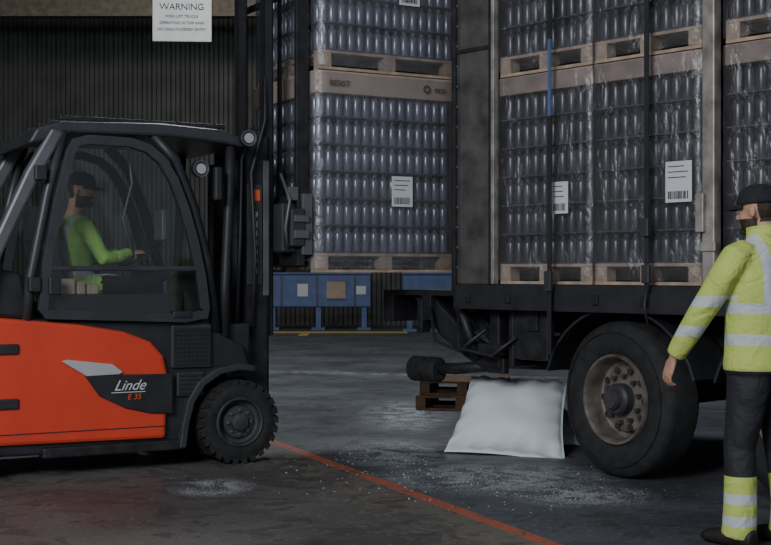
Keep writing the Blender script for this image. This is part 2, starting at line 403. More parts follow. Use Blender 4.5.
boxes("vent_slats", [(-.48+.0, -.22, -.008, .01, .72+i*.03, .734+i*.03) for i in range(9)]+[(-.44, -.28, -.008, .01, .52+i*.03, .532+i*.03) for i in range(5)], 'black', F_)
boxes("vent_ribs", [(-.48+i*.032, -.473+i*.032, -.01, .0, .72, .98) for i in range(9)], 'black', F_)
def tyre(name, parent, cx, cz, y0, wd, r, rimr, m='rubber', rm='rim', treads=0, inward=1):
    s = inward
    rev(name+"_tyre", [(rimr, y0+.01*s), (rimr+.02, y0), (r-.05, y0-.004*s), (r-.015, y0+.012*s), (r, y0+.04*s), (r, y0+(wd-.04)*s), (r-.02, y0+(wd-.01)*s), (rimr, y0+wd*s)], m, parent, 48, 'y', (cx, 0, cz), caps=False)
    dish(name+"_rim", [(rimr+.004, y0+.012*s), (rimr-.004, y0-.006*s), (rimr-.014, y0-.002*s), (rimr-.02, y0+.05*s), (rimr*.66, y0+.065*s), (rimr*.64, y0+.03*s), (rimr*.36, y0+.03*s), (rimr*.34, y0-.01*s), (rimr*.2, y0-.018*s), (.0, y0-.018*s)], rm, parent, 40, (cx, 0, cz))
    b = []
    for k in range(8):
        a = 2*math.pi*k/8; x, z = cx+rimr*.5*math.cos(a), cz+rimr*.5*math.sin(a)
        b.append((x-.009, x+.009, min(y0+.01*s, y0+.035*s), max(y0+.01*s, y0+.035*s), z-.009, z+.009))
    boxes(name+"_bolts", b, 'grey', parent)
    if treads:
        V, Fc = [], []
        for k in range(treads):
            a = 2*math.pi*k/treads; da = 2*math.pi/treads*.3
            for (ya, yb, sk) in ((y0+.0*s, y0+wd*.45*s, .5), (y0+wd*.55*s, y0+wd*s, -.5)):
                o = len(V); ex = sk*2*math.pi/treads
                for (yy, off) in ((ya, 0), (yb, ex)):
                    for rr in (r-.03, r+.008):
                        for q in (-da, da): V.append((cx+rr*math.cos(a+q+off), yy, cz+rr*math.sin(a+q+off)))
                Fc += [tuple(o+i for i in f) for f in ((0, 1, 3, 2), (4, 6, 7, 5), (0, 4, 5, 1), (2, 3, 7, 6), (0, 2, 6, 4), (1, 5, 7, 3))]
        finish(name+"_tread", V, Fc, m, parent)
tyre("front_wheel_near", F_, 0, .3, -.04, .26, .292, .175, treads=26)
tyre("front_wheel_far", F_, 0, .3, W+.02, .26, .292, .175, inward=-1, treads=26)
tyre("rear_wheel_near", F_, -1.98, .27, -.03, .2, .262, .15, treads=24)
tyre("rear_wheel_far", F_, -1.98, .27, W+.01, .2, .262, .15, inward=-1, treads=24)
boxes("front_axle", [(-.06, .06, .2, W-.2, .22, .38), (-2.03, -1.93, .15, W-.15, .2, .34)], 'dark', F_)
prism("roof", [(-1.50, 2.22), (-1.44, 2.33), (-1.28, 2.385), (-.6, 2.41), (-.15, 2.39), (.04, 2.34), (.06, 2.27), (-.1, 2.29), (-.5, 2.32), (-1.2, 2.31), (-1.40, 2.24)], .0, W, 'frame', F_, .02)
boxes("roof_rails", [(-1.25, -.05, y, y+.03, 2.41, 2.44) for y in (.12, .42, .7, 1.0)], 'dark', F_, .005)
door = [(-1.43, 1.12), (-1.40, 1.45), (-1.33, 1.85), (-1.245, 2.19), (-1.20, 2.27), (-1.10, 2.30), (-.80, 2.295), (-.66, 2.255), (-.55, 2.17), (-.46, 2.03), (-.38, 1.83), (-.31, 1.6), (-.255, 1.35), (-.225, 1.12), (-.24, 1.05), (-.40, 1.02), (-1.38, 1.06)]
for nm, y in (("near", .0), ("far", W)):
    n = len(door); V, Fc = [], []
    cx = sum(p[0] for p in door)/n; cz = sum(p[1] for p in door)/n
    for yy in (y-.03, y+.03):
        for sc in (0, .062):
            for i, (x, z) in enumerate(door):
                a = Vector(door[i-1]); c = Vector(door[(i+1) % n]); t = (c-a).normalized(); nr = Vector((-t.y, t.x))
                if nr.dot(Vector((cx-x, cz-z))) < 0: nr = -nr
                V.append((x+nr.x*sc, yy, z+nr.y*sc))
    for i in range(n):
        j = (i+1) % n
        Fc += [(i, j, n+j, n+i), (2*n+i, 3*n+i, 3*n+j, 2*n+j), (i, 2*n+i, 2*n+j, j), (n+i, n+j, 3*n+j, 3*n+i)]
    finish("door_frame_"+nm, V, Fc, 'frame', F_, bevel=.01)
    finish("door_glass_"+nm, [(x+(cx-x)*.04, y, z+(cz-z)*.04) for x, z in door], [tuple(range(n))], 'glass', F_)
    prism("rear_pillar_"+nm, [(-1.34, 2.34), (-1.25, 2.31), (-1.43, 1.98), (-1.62, 1.58), (-1.83, 1.10), (-1.93, 1.10), (-1.71, 1.60), (-1.51, 2.04)], y-.01 if nm == "near" else y-.09, y+.09 if nm == "near" else y+.01, 'grey', F_, .02)
    s = 1 if nm == "near" else -1
    tube("b_pillar_"+nm, [(-1.25, y+.03*s, 2.33), (-1.36, y+.03*s, 1.9), (-1.47, y+.03*s, 1.35), (-1.50, y+.03*s, 1.03)], .035, 'frame', F_)
    tube("a_pillar_"+nm, [(-.62, y+.05*s, 2.33), (-.46, y+.05*s, 2.17), (-.33, y+.05*s, 1.85), (-.22, y+.05*s, 1.45), (-.15, y+.05*s, .95)], .04, 'black', F_)
    tube("front_guard_"+nm, [(-.03, y+.07*s, 2.33), (-.04, y+.07*s, 1.9), (-.07, y+.07*s, 1.3), (-.08, y+.07*s, .85)], .036, 'black', F_)
boxes("door_mid_rail", [(-1.38, -.27, -.028, .02, 1.38, 1.415)], 'frame', F_, .008)
boxes("door_handle", [(-1.37, -1.29, -.06, -.02, 1.22, 1.34), (-.5, -.36, -.04, -.02, 1.05, 1.10)], 'black', F_, .01)
boxes("hinges", [(-1.46, -1.38, -.05, .03, 1.98, 2.08), (-1.50, -1.42, -.05, .03, 1.24, 1.34)], 'black', F_, .01)
prism("cowl", [(-2.3, 1.12), (-2.05, 1.36), (-1.75, 1.42), (-1.5, 1.36), (-1.44, 1.05)], .12, W-.12, 'black', F_, .03)
finish("windshield", [(-.58, .08, 2.28), (-.58, W-.08, 2.28), (-.2, W-.08, 1.25), (-.2, .08, 1.25)], [(0, 1, 2, 3)], 'glass', F_)
prism("dashboard", [(-.50, 1.0), (-.52, 1.30), (-.42, 1.42), (-.28, 1.40), (-.2, 1.0)], .12, W-.12, 'black', F_, .02)
prism("seat_cushion", [(-1.25, 1.03), (-1.27, 1.16), (-1.15, 1.19), (-.82, 1.2), (-.75, 1.15), (-.78, 1.03)], .32, .85, 'frame', F_, .03)
prism("seat_back", [(-1.24, 1.16), (-1.12, 1.18), (-1.18, 1.6), (-1.24, 1.84), (-1.33, 1.84), (-1.34, 1.6)], .34, .83, 'frame', F_, .03)
rev("steering_wheel", [(.155, -.012), (.175, -.012), (.175, .012), (.155, .012)], 'black', F_, 28, 'z', (0, 0, 0), caps=False).matrix_local = Matrix.Translation((-.55, .55, 1.50)) @ Matrix.Rotation(R(-32), 4, 'Y')
tube("steering_column", [(-.42, .55, 1.3), (-.55, .55, 1.5)], .03, 'black', F_)
boxes("armrest", [(-1.1, -.75, .86, .95, 1.36, 1.42)], 'black', F_, .01)
tube("levers", [(-.8, .9, 1.42), (-.77, .9, 1.54)], .014, 'silver', F_)
boxes("tan_block_in_door_pocket", [(-1.27, -1.16, .06, .14, 1.22, 1.33), (-1.15, -1.09, .06, .14, 1.22, 1.31), (-1.08, -1.0, .06, .14, 1.22, 1.29)], 'wood', F_, .01)
boxes("door_pocket", [(-1.35, -.4, .045, .16, 1.06, 1.22)], 'black', F_, .01)
boxes("floor_plate", [(-1.4, -.2, .05, W-.05, 1.0, 1.04)], 'black', F_)
tube("spiral_hose", [(-.75, .2, 2.25), (-.72, .2, 2.0), (-.78, .22, 1.75), (-.7, .22, 1.5)], .009, 'grey', F_)
boxes("control_display", [(-.5, -.46, .2, .38, 1.6, 1.82)], 'grey', F_, .01)
def lamp(nm, loc):
    rev(nm, [(.0, -.05), (.05, -.05), (.058, -.04), (.058, .0), (.035, .04), (.0, .045)], 'black', F_, 24, 'y', loc)
    rev(nm+"_lens", [(.0, -.056), (.036, -.056), (.036, -.05)], 'lens', F_, 24, 'y', loc)
    rev(nm+"_bezel", [(.052, -.058), (.058, -.058), (.058, -.05), (.046, -.05)], 'grey', F_, 24, 'y', loc, caps=False)
lamp("work_lamp_upper", (.05, -.03, 2.33)); lamp("work_lamp_side", (-.30, .0, 2.10))
boxes("mirror", [(-.20, -.14, -.06, .0, 1.88, 2.12)], 'black', F_, .015)
for nm, y in (("near", .20), ("far", .70)):
    boxes("outer_mast_"+nm, [(.13, .33, y, y+.022, .12, 2.38), (.13, .15, y, y+.09, .12, 2.38), (.31, .33, y, y+.09, .12, 2.38)], 'dark', F_, .003)
    boxes("inner_mast_"+nm, [(.30, .38, y+.03, y+.052, .9, 4.1), (.30, .315, y+.03, y+.10, .9, 4.1), (.365, .38, y+.03, y+.10, .9, 4.1)], 'black', F_, .003)
    tube("lift_cylinder_"+nm, [(.10, y+.06, .4), (.10, y+.06, 2.2)], .035, 'dark', F_)
    tube("tilt_cylinder_"+nm, [(-.35, y-.05, .72), (.14, y-.05, .95)], .035, 'dark', F_)
boxes("mast_crossmembers", [(.13, .17, .2, .79, .2, .34), (.13, .17, .2, .79, 2.25, 2.38), (.30, .33, .23, .79, 3.9, 4.05)], 'dark', F_, .005)
boxes("mast_decal_strip", [(.15, .27, .185, .199, 1.28, 2.02)], 'frame', F_, .003)
boxes("mast_edge_strip", [(.28, .325, .185, .199, 1.2, 2.2)], 'grey', F_, .003)
boxes("mast_red_mark", [(.19, .25, .180, .186, 1.90, 1.98)], 'orange', F_)
for i, ch in enumerate("9844093"[::-1]):
    text("mast_letter_%d" % i, ch, .075, (.215, .182, 1.36+i*.068), (R(90), 0, 0), 'white', F_)
boxes("front_cowl", [(-.05, .14, .1, W-.1, .6, 1.0)], 'black', F_, .02)
tube("mast_hose_1", [(.18, .17, .9), (.2, .15, 1.5), (.17, .16, 2.1), (.30, .2, 2.5), (.34, .3, 3.3)], .013, 'black', F_)
tube("mast_hose_2", [(.05, .15, 1.0), (.07, .13, 1.6), (.09, .15, 2.2), (.2, .2, 2.45)], .013, 'black', F_)
bars = [(.47, .53, .0, 1.1, 1.42, 1.54), (.47, .53, .0, 1.1, 1.84, 1.94)]
bars += [(.49, .52, y, y+.03, 1.45, 3.5) for y in (.38, .72, 1.06)] + [(.47, .57, .02, .06, 1.5, 3.5)] + [(.49, .52, .02, 1.1, 3.45, 3.5)]
boxes("carriage_and_backrest", bars, 'dark', F_, .004)
boxes("sideshift_box", [(.36, .55, .04, .20, 1.52, 1.88), (.40, .52, -.04, .05, 1.56, 1.84)], 'frame', F_, .015)
boxes("sideshift_details", [(.42, .54, -.06, -.03, 1.62, 1.68), (.42, .54, -.06, -.03, 1.74, 1.79), (.40, .48, .0, .04, 1.9, 2.0), (.50, .58, -.03, .05, 1.50, 1.95)], 'grey', F_, .005)
tube("carriage_hose", [(.40, .02, 1.55), (.36, -.03, 1.7), (.40, -.02, 1.9), (.38, .1, 2.1)], .012, 'grey', F_)
for nm, y in (("near", .20), ("far", .76)):
    prism("fork_"+nm, [(.53, 1.41), (1.62, 1.43), (1.62, 1.445), (.57, 1.46), (.57, 1.95), (.53, 1.95)], y, y+.12, 'dark', F_, .004)

# ---------------------------------------------------------------- trailer
TA = math.atan2(-.7455, .6667); TL = (.808, 9.42)
def tl(x, y, z=0): return (TL[0]+x*math.cos(TA)-y*math.sin(TA), TL[1]+x*math.sin(TA)+y*math.cos(TA), z)
T = empty("box_trailer", (TL[0], TL[1], 0), TA)
boxes("deck", [(-.43, 5.2, .0, 2.5, 1.20, 1.285)], 'dark', T, .005)
boxes("side_rail", [(-.43, 5.2, -.02, .03, 1.10, 1.28), (-.43, 5.2, 2.47, 2.52, 1.10, 1.28)], 'black', T, .005)
boxes("rail_lashing_rings", [(x, x+.05, -.035, -.02, 1.15, 1.22) for x in [i*.4-.3 for i in range(13)]], 'dark', T, .004)
boxes("chassis_beams", [(-1.35, 5.2, .55, .67, .92, 1.2), (-1.35, 5.2, 1.83, 1.95, .92, 1.2), (-1.35, -1.23, .1, 2.4, .98, 1.2), (-.9, -.8, .1, 2.4, 1.0, 1.2), (.2, .3, .1, 2.4, .95, 1.2)], 'dark', T, .005)
boxes("front_platform", [(-1.35, -.43, .1, 2.4, 1.19, 1.23)], 'dark', T, .005)
boxes("bulkhead", [(-.43, -.04, .0, .06, 1.285, 4.4), (-.43, -.37, .0, 2.5, 1.285, 4.4)], 'panel', T, .006)
boxes("bulkhead_edges", [(-.45, -.41, -.02, .05, 1.2, 4.4), (-.07, -.03, -.02, .05, 1.285, 4.4), (-.41, -.07, -.012, .0, 3.0, 3.03)], 'dark', T, .004)
boxes("bulkhead_edge_strip", [(-.04, -.01, -.025, .03, 1.285, 4.4)], 'post', T, .004)
b = []
for k in range(14): b.append((-.405, -.39, -.012, .0, 1.4+k*.15, 1.415+k*.15))
boxes("bulkhead_rivets", b, 'grey', T)
boxes("roof", [(-.43, 5.2, 0, 2.5, 4.4, 4.5)], 'panel', T)
boxes("far_side_curtain", [(-.43, 5.2, 2.48, 2.5, 1.285, 4.4)], 'dark', T)
boxes("side_posts", [(1.77, 1.86, -.03, .05, 1.285, 4.4), (4.0, 4.09, -.03, .05, 1.285, 4.4)], 'post', T, .008)
boxes("post_latch", [(1.74, 1.80, -.06, -.03, 1.62, 1.86), (1.765, 1.875, -.045, -.02, 1.5, 1.56)], 'post', T, .006)
boxes("load_strap", [(.54, .575, -.07, -.062, .80, 2.45), (.54, .575, -.07, -.062, 2.98, 4.4), (1.36, 1.395, -.07, -.062, 1.25, 4.4)], 'black', T)
boxes("load_strap_blue_section", [(.545, .57, -.072, -.060, 2.45, 2.98)], M['blue'], T)
boxes("strap_buckle", [(.525, .585, -.09, -.06, 1.24, 1.38), (1.35, 1.41, -.09, -.06, 1.30, 1.42), (1.345, 1.41, -.10, -.06, 1.6, 1.72)], 'frame', T, .006)
tube("hanging_strap_tail", [(1.38, -.06, 1.3), (1.37, -.08, 1.15), (1.40, -.07, 1.0)], .008, 'black', T)
def twheel(nm, px, py, steer, s):
    e = empty(nm, (px, py, 0), steer, T)
    r, rimr, wd = .52, .30, .28
    rev("tyre", [(rimr, .02*s), (rimr+.015, .0), (rimr+.05, -.012*s), (r-.10, -.018*s), (r-.04, -.002*s), (r-.012, .02*s), (r, .05*s), (r, (wd-.04)*s), (r-.03, wd*s), (rimr, wd*s)], 'rubber', e, 56, 'y', (0, 0, .525), caps=False)
    rev("tyre_rings", [(r-.075, -.022*s), (r-.07, -.022*s), (r-.07, -.01*s), (r-.075, -.01*s)], 'rubber', e, 56, 'y', (0, 0, .525), caps=False)
    dish("rim", [(rimr+.004, .012*s), (rimr-.002, -.012*s), (rimr-.014, -.010*s), (rimr-.022, .0*s), (rimr-.03, .05*s), (rimr-.04, .12*s), (.235, .13*s), (.215, .10*s), (.13, .085*s), (.0, .085*s)], 'rimt', e, 48, (0, 0, .525))
    rev("hub", [(.105, .09*s), (.105, .02*s), (.09, -.0*s), (.07, -.0*s), (.065, -.03*s), (.0, -.035*s)], 'rim', e, 28, 'y', (0, 0, .525))
    rev("hub_cap", [(.06, -.03*s), (.055, -.045*s), (.0, -.047*s)], 'rim', e, 24, 'y', (0, 0, .525))
    st = []; V, F = [], []
    for k in range(10):
        a = 2*math.pi*k/10+.2; x, z = .155*math.cos(a), .525+.155*math.sin(a); st.append((x-.013, x+.013, min(.05*s, .1*s), max(.05*s, .1*s), z-.013, z+.013))
        a = 2*math.pi*k/10; o = len(V); cx_, cz_ = .195*math.cos(a), .525+.195*math.sin(a)
        for q in range(10): V.append((cx_+.024*math.cos(q*.628), .080*s, cz_+.024*math.sin(q*.628)))
        F.append(tuple(o+q for q in range(10)))
    boxes("wheel_nuts", st, 'rim', e, .003)
    finish("rim_holes", V, F, 'core', e)
twheel("wheel_front_near", 1.05, .02, R(-9), 1); twheel("wheel_rear_near", 2.42, .03, 0, 1)
twheel("wheel_front_far", 1.01, 2.48, R(-9), -1); twheel("wheel_rear_far", 2.42, 2.47, 0, -1)
for i, cx in enumerate((1.05, 2.42)):
    arc = [(cx+.64*math.cos(a), .525+.62*math.sin(a)) for a in [R(d_) for d_ in range(15, 170, 10)]]
    arc2 = [(cx+.62*math.cos(a), .525+.60*math.sin(a)) for a in [R(d_) for d_ in range(165, 10, -10)]]
    prism("mudguard_%d" % i, arc+arc2, .04, .45, 'black', T, .003)
boxes("axles", [(.97, 1.13, .35, 2.15, .45, .6), (2.34, 2.50, .3, 2.2, .45, .6), (.7, 2.9, .55, .67, .7, .95), (.7, 2.9, 1.83, 1.95, .7, .95)], 'dark', T, .01)
boxes("under_guard", [(.05, .38, .12, .2, .74, 1.12), (3.1, 5.1, .02, .06, .45, .62), (3.1, 5.1, .02, .06, .8, .97)], 'dark', T, .01)
rev("turntable", [(.5, .80), (.5, .86), (.44, .86), (.44, .92), (0, .92), (0, .80)], 'dark', T, 32, 'z', (.1, 1.25, 0))
tube("drawbar_near", [(.25, .55, .70), (-.3, .75, .66), (-1.0, 1.1, .62)], .05, 'dark', T)
tube("drawbar_far", [(.25, 1.95, .70), (-.3, 1.7, .66), (-1.0, 1.3, .62)], .05, 'dark', T)
prism("support_arm", [(-1.06, 1.18), (-.84, 1.18), (-.58, .98), (-.28, .83), (-.08, .73), (-.08, .62), (-.24, .62), (-.47, .72), (-.76, .88)], .16, .22, 'dark', T, .01)
prism("support_arm_inner", [(-.72, 1.16), (-.60, 1.16), (-.30, .92), (.02, .78), (.02, .70), (-.08, .70), (-.36, .84)], .30, .36, 'dark', T, .01)
tube("support_foot", [(-.93, .18, .62), (-.6, .19, .63), (-.15, .22, .68)], .045, 'dark', T)
tube("support_ram", [(-.52, .12, 1.15), (-.44, .14, .95), (-.34, .16, .72)], [.045, .045, .03], 'dark', T)
rev("coupling_roller", [(0, -.15), (.075, -.15), (.10, -.13), (.10, -.04), (.07, -.03), (.07, .03), (.10, .04), (.10, .13), (.075, .15), (0, .15)], 'rubber', T, 28, 'x', (-.93, .18, .61))
boxes("hanger_plates", [(-.22, -.12, .15, .3, .66, 1.1), (.0, .05, .12, .4, .68, 1.1), (-1.0, -.94, .14, .24, .9, 1.15), (-.30, -.05, .10, .16, .76, .84)], 'dark', T, .01)
tube("air_line", [(-.8, .1, 1.1), (-.7, .05, .85), (-.45, .06, .78), (-.2, .1, .95)], .013, 'black', T)
tube("air_line_2", [(-.5, .1, 1.1), (-.4, .02, .80), (-.1, .05, .76), (.1, .1, .9)], .012, 'black', T)

for i in range(5):
    x0 = .0+i*.875+(.15 if i > 1 else 0)
    if x0 > 4.2: break
    lab = [(.515, .49, .15, .22)] if i == 0 else ([(.60, .53, .20, .26)] if i == 1 else [])
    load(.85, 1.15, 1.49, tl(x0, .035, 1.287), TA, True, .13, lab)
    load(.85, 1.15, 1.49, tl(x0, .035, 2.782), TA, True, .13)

# ---------------------------------------------------------------- white dunnage bag, floor pallet, shards
def pillow(name, w, h, th, M4, taper=.0, seed=0):
    V, F = [], []; n = 44
    for side in (1, -1):
        for j in range(n+1):
            for i in range(n+1):
                u, v = 2*i/n-1, 2*j/n-1
                pin = 1-.07*(1-abs(v)**2)*abs(u)**3; pin2 = 1-.07*(1-abs(u)**2)*abs(v)**3
                t = (max(0, 1-abs(u)**2.4)*max(0, 1-abs(v)**2.4))**.5
                edge = (1-t)*max(0, min(1, t*5))
                wr = .03*noise.noise(Vector((u*1.6+seed, v*1.6, side)))*t
                wr += .012*math.sin(u*17+2*math.sin(v*3))*abs(v)**3*edge*2+.012*math.sin(v*15+2*math.sin(u*4))*abs(u)**3*edge*2
                p = Vector((u*w/2*pin*(1-taper*v), side*(t*th/2+wr*1.0), v*h/2*pin2)); V.append(M4 @ p)
    off = (n+1)**2
    for s in (0, 1):
        for j in range(n):
            for i in range(n):
                a = s*off+j*(n+1)+i; q = (a, a+1, a+n+2, a+n+1); F.append(q if s else q[::-1])
    mz = min(v.z for v in V)
    V = [Vector((v.x, v.y, max(0, v.z-mz-.04))) for v in V]
    o = finish(name, V, F, 'bag', None, True)
    bm = bmesh.new(); bm.from_mesh(o.data); bmesh.ops.remove_doubles(bm, verts=bm.verts, dist=.0005); bm.to_mesh(o.data); bm.free()
    for p in o.data.polygons: p.use_smooth = True
    return o
b1 = pillow("white_dunnage_bag", .84, .70, .34, Matrix.Rotation(R(-14), 4, 'Z') @ Matrix.Rotation(R(-38), 4, 'X') @ Matrix.Rotation(R(4), 4, 'Y'), .10); b1.location = (.96, 9.90, 0)
b2 = pillow("white_dunnage_bag", .62, .46, .22, Matrix.Rotation(R(4), 4, 'Z') @ Matrix.Rotation(R(-62), 4, 'X'), 0, 3); b2.location = (1.22, 10.42, 0)
fp = empty("wooden_floor_pallet", (.30, 12.95, 0), R(-12))
boxes("boards", pallet_boxes(.9, .8), 'wooddk', fp, .003)
fp2 = empty("wooden_floor_pallet", (.34, 12.97, .1445), R(-9))
boxes("boards", pallet_boxes(.85, .8), 'wooddk', fp2, .003)
V, F = [], []
def shard(x, y, s):
    if x > .3 and y > 9.15 : return
    o = len(V); a = random.uniform(0, 6.28)
    for k in range(3):
        V.append((x+s*math.cos(a+k*2.1+random.uniform(-.4, .4)), y+s*math.sin(a+k*2.1), .001+random.uniform(0, .5)*s))
    V.append((x, y, .002+s*.7)); F.extend([(o, o+1, o+2), (o, o+1, o+3), (o+1, o+2, o+3), (o, o+2, o+3)])
for k in range(300): shard(random.gauss(.45, .45), random.gauss(8.8, .55), random.uniform(.002, .009))
for k in range(130): shard(random.gauss(1.1, .3), random.gauss(8.1, .25), random.uniform(.002, .007))
for k in range(50): shard(random.gauss(-1.12, .14), random.gauss(8.35, .2), random.uniform(.002, .005))
for k in range(90): shard(random.gauss(-.1, .25), random.gauss(10.2, .8), random.uniform(.003, .008))
finish("broken_glass_debris", V, F, 'shard')

# ---------------------------------------------------------------- people
def hivis(name, bands, vbands=None, lime=(0.49, 0.58, 0.13), silver=(.46, .49, .50), zones=None):
    m, nt, b = new_mat(name); nx = NX(nt)
    tc = nt.nodes.new("ShaderNodeTexCoord"); sp = nt.nodes.new("ShaderNodeSeparateXYZ"); nt.links.new(tc.outputs["Object"], sp.inputs[0])
    z = sp.outputs[2]; f = None
    for a, c in bands:
        q = nx.band(z, a, c); f = q if f is None else nx.m('MAXIMUM', f, q)
    if vbands:
        ay = nx.m('ABSOLUTE', sp.outputs[1]); q = nx.m('MULTIPLY', nx.band(ay, vbands[0], vbands[1]), nx.m('GREATER_THAN', z, vbands[2])); f = nx.m('MAXIMUM', f, q)
    n = nt.nodes.new("ShaderNodeTexNoise"); n.inputs["Scale"].default_value = 5; nt.links.new(tc.outputs["Object"], n.inputs["Vector"])
    col = nx.mix(n.outputs["Fac"], tuple(c*.8 for c in lime), lime)
    col = nx.mix(f, col, silver)
    if zones: col = nx.mix(nx.band(z, zones[1], zones[0]), col, (.013, .014, .018))
    nt.links.new(col, b.inputs["Base Color"]); b.inputs["Roughness"].default_value = .75
    n2 = nt.nodes.new("ShaderNodeTexNoise"); n2.inputs["Scale"].default_value = 9; n2.inputs["Detail"].default_value = 3; n2.inputs["Distortion"].default_value = .8
    nt.links.new(tc.outputs["Object"], n2.inputs["Vector"])
    bp = nt.nodes.new("ShaderNodeBump"); bp.inputs["Strength"].default_value = .8; bp.inputs["Distance"].default_value = .03
    nt.links.new(n2.outputs["Fac"], bp.inputs["Height"]); nt.links.new(bp.outputs["Normal"], b.inputs["Normal"])
    return m
def head(parent, loc, yaw, pitch=0, beard=True, brim=True):
    e = bpy.data.objects.new("head_pivot", None); C.objects.link(e); e.parent = parent; e.location = loc; e.rotation_euler = (0, pitch, yaw)
    sh = [SE((-.012, 0, .03), (.098, .078, .092)), SE((.028, 0, -.055), (.064, .056, .062)), SE((.038, 0, -.005), (.056, .062, .078)),
          SL([((-.03, 0, -.05), .055, .055, (1, 0, 0)), ((-.035, 0, -.12), .055, .056, (1, 0, 0)), ((-.05, 0, -.22), .066, .07, (1, 0, 0))]),
          SE((.100, 0, -.018), (.022, .013, .014), Matrix.Rotation(R(30), 3, 'Y')), SE((.090, 0, .004), (.012, .009, .026)), SE((.103, 0, -.030), (.014, .018, .009)),
          SE((-.008, .078, -.004), (.018, .010, .031)), SE((-.008, -.078, -.004), (.018, .010, .031)),
          SE((.078, .030, .028), (.018, .022, .008)), SE((.078, -.030, .028), (.018, .022, .008)),
          SE((.086, 0, -.058), (.013, .024, .006)), SE((.084, 0, -.069), (.013, .021, .007)), SE((.070, 0, -.098), (.024, .026, .02)),
          SE((.055, .04, -.03), (.03, .022, .025)), SE((.055, -.04, -.03), (.03, .022, .025))]
    def ch(c):
        if c.z < -.13: return 0
        if c.x < -.035 and c.z > -.06 and abs(c.y) < .082: return 1
        if beard and c.z < -.038 and c.z > -.125 and c.x > -.02 and not (abs(c.y) < .022 and -.075 < c.z < -.052): return 1
        return 0
    remesh("head", sh, .0045, ['skin', 'hair'], ch, e, 4)
    for s in (1, -1):
        v, f = ell((.079, .031*s, .008), (.0125, .0125, .0115)); finish("eye", v, f, 'eye', e, True)
        v, f = ell((.0905, .031*s, .008), (.003, .005, .005)); finish("pupil", v, f, 'ink', e, True)
    V, F = [], []; sg, rn = 28, 9
    for i in range(rn+1):
        ph = (math.pi/2)*i/rn
        for k in range(sg):
            a = 2*math.pi*k/sg
            V.append((-.008+.112*math.cos(ph*.98)**.8*math.cos(a), .091*math.cos(ph*.98)**.8*math.sin(a), .035+.100*math.sin(ph)))
    for i in range(rn):
        for k in range(sg): F.append((i*sg+k, i*sg+(k+1) % sg, (i+1)*sg+(k+1) % sg, (i+1)*sg+k))
    F.append(tuple(rn*sg+k for k in range(sg)))
    o = finish("cap_crown", V, F, 'cap', e, True); s_ = o.modifiers.new("s", 'SOLIDIFY'); s_.thickness = .005
    V, F = [], []; n = 12
    for j in range(5):
        for i in range(n+1):
            a = -R(62)+R(124)*i/n; rr = 1+.62*(j/4)*math.cos(a*1.35)
            V.append((-.008+.110*math.cos(a)*rr, .088*math.sin(a)*(1+.1*j/4), .040-.018*(j/4)-.010*abs(math.sin(a))*(j/4)))
    for j in range(4):
        for i in range(n): q = j*(n+1)+i; F.append((q, q+1, q+n+2, q+n+1))
    o = finish("cap_peak", V, F, 'cap', e, True); s_ = o.modifiers.new("s", 'SOLIDIFY'); s_.thickness = .005
    return e
def hand(parent, name, loc, xdir, zdir, thumb=1, curl=22, sc=1.0):
    x = Vector(xdir).normalized(); z = Vector(zdir); z = (z-x*z.dot(x)).normalized(); y = z.cross(x)
    mt = Matrix((( x.x, y.x, z.x), (x.y, y.y, z.y), (x.z, y.z, z.z))).to_4x4()
    e = bpy.data.objects.new(name+"_pivot", None); C.objects.link(e); e.parent = parent
    e.matrix_local = Matrix.Translation(loc) @ mt @ Matrix.Scale(sc, 4)
    A = (0, 1, 0)
    sh = [SL([((-.03, 0, 0), .027, .021, A), ((.0, 0, 0), .028, .019, A), ((.03, 0, 0), .038, .016, A), ((.07, 0, 0), .042, .0145, A), ((.098, 0, -.002), .038, .011, A)])]
    for yy, L, c in ((.031, .070, 1.0), (.0105, .079, 1.1), (-.0105, .073, 1.2), (-.031, .058, 1.35)):
        if thumb < 0: yy = -yy
        p = Vector((.088, yy, 0)); an = R(4); pts = [(p.copy(), .0092)]
        for k, (fr, r) in enumerate(((.45, .0088), (.3, .0082), (.25, .0068))):
            an += R(curl)*c*(.8 if k == 0 else 1)
            p = p+Vector((math.cos(an), yy*.6*(1 if k == 0 else 0), -math.sin(an)))*L*fr*1.05; pts.append((p.copy(), r))
        sh.append(SL([(q, r, r, A) for q, r in pts], 12)); sh.append(SE(tuple(p), (.0068,)*3))
    t = thumb
    tp = [((.012, .024*t, -.004), .013), ((.038, .045*t, -.010), .0125), ((.062, .058*t, -.020), .0105), ((.084, .060*t, -.030), .0085)]
    sh.append(SL([(q, r, r, (0, 0, 1)) for q, r in tp], 12)); sh.append(SE(tp[-1][0], (.0088,)*3))
    remesh(name, sh, .0032, ['skin'], lambda c: 0, e, 3)
    return e

wx, wy = 1.885, 6.53
Wk = empty("warehouse_worker", (wx, wy, 0), math.atan2(.8, -.6))
AX = (1, 0, 0)
torso = [((0, 0, .87), .158, .206, AX), ((0, 0, .90), .166, .214, AX), ((0, 0, .98), .160, .206, AX), ((0, 0, 1.10), .155, .203, AX), ((-.005, 0, 1.22), .158, .210, AX),
         ((-.01, 0, 1.34), .152, .213, AX), ((-.015, 0, 1.43), .132, .205, AX), ((-.02, 0, 1.49), .105, .165, AX), ((-.02, 0, 1.53), .085, .105, AX), ((-.015, 0, 1.575), .074, .080, AX)]
lsh = [((-.01, .13, 1.47), .07, .07, AX), ((-.005, .20, 1.445), .078, .075, AX), ((.03, .245, 1.36), .075, .070, AX), ((.09, .27, 1.25), .070, .066, AX), ((.150, .285, 1.16), .066, .062, AX),
       ((.205, .292, 1.08), .062, .058, AX), ((.262, .298, 1.0), .056, .052, AX), ((.295, .30, .95), .050, .047, AX)]
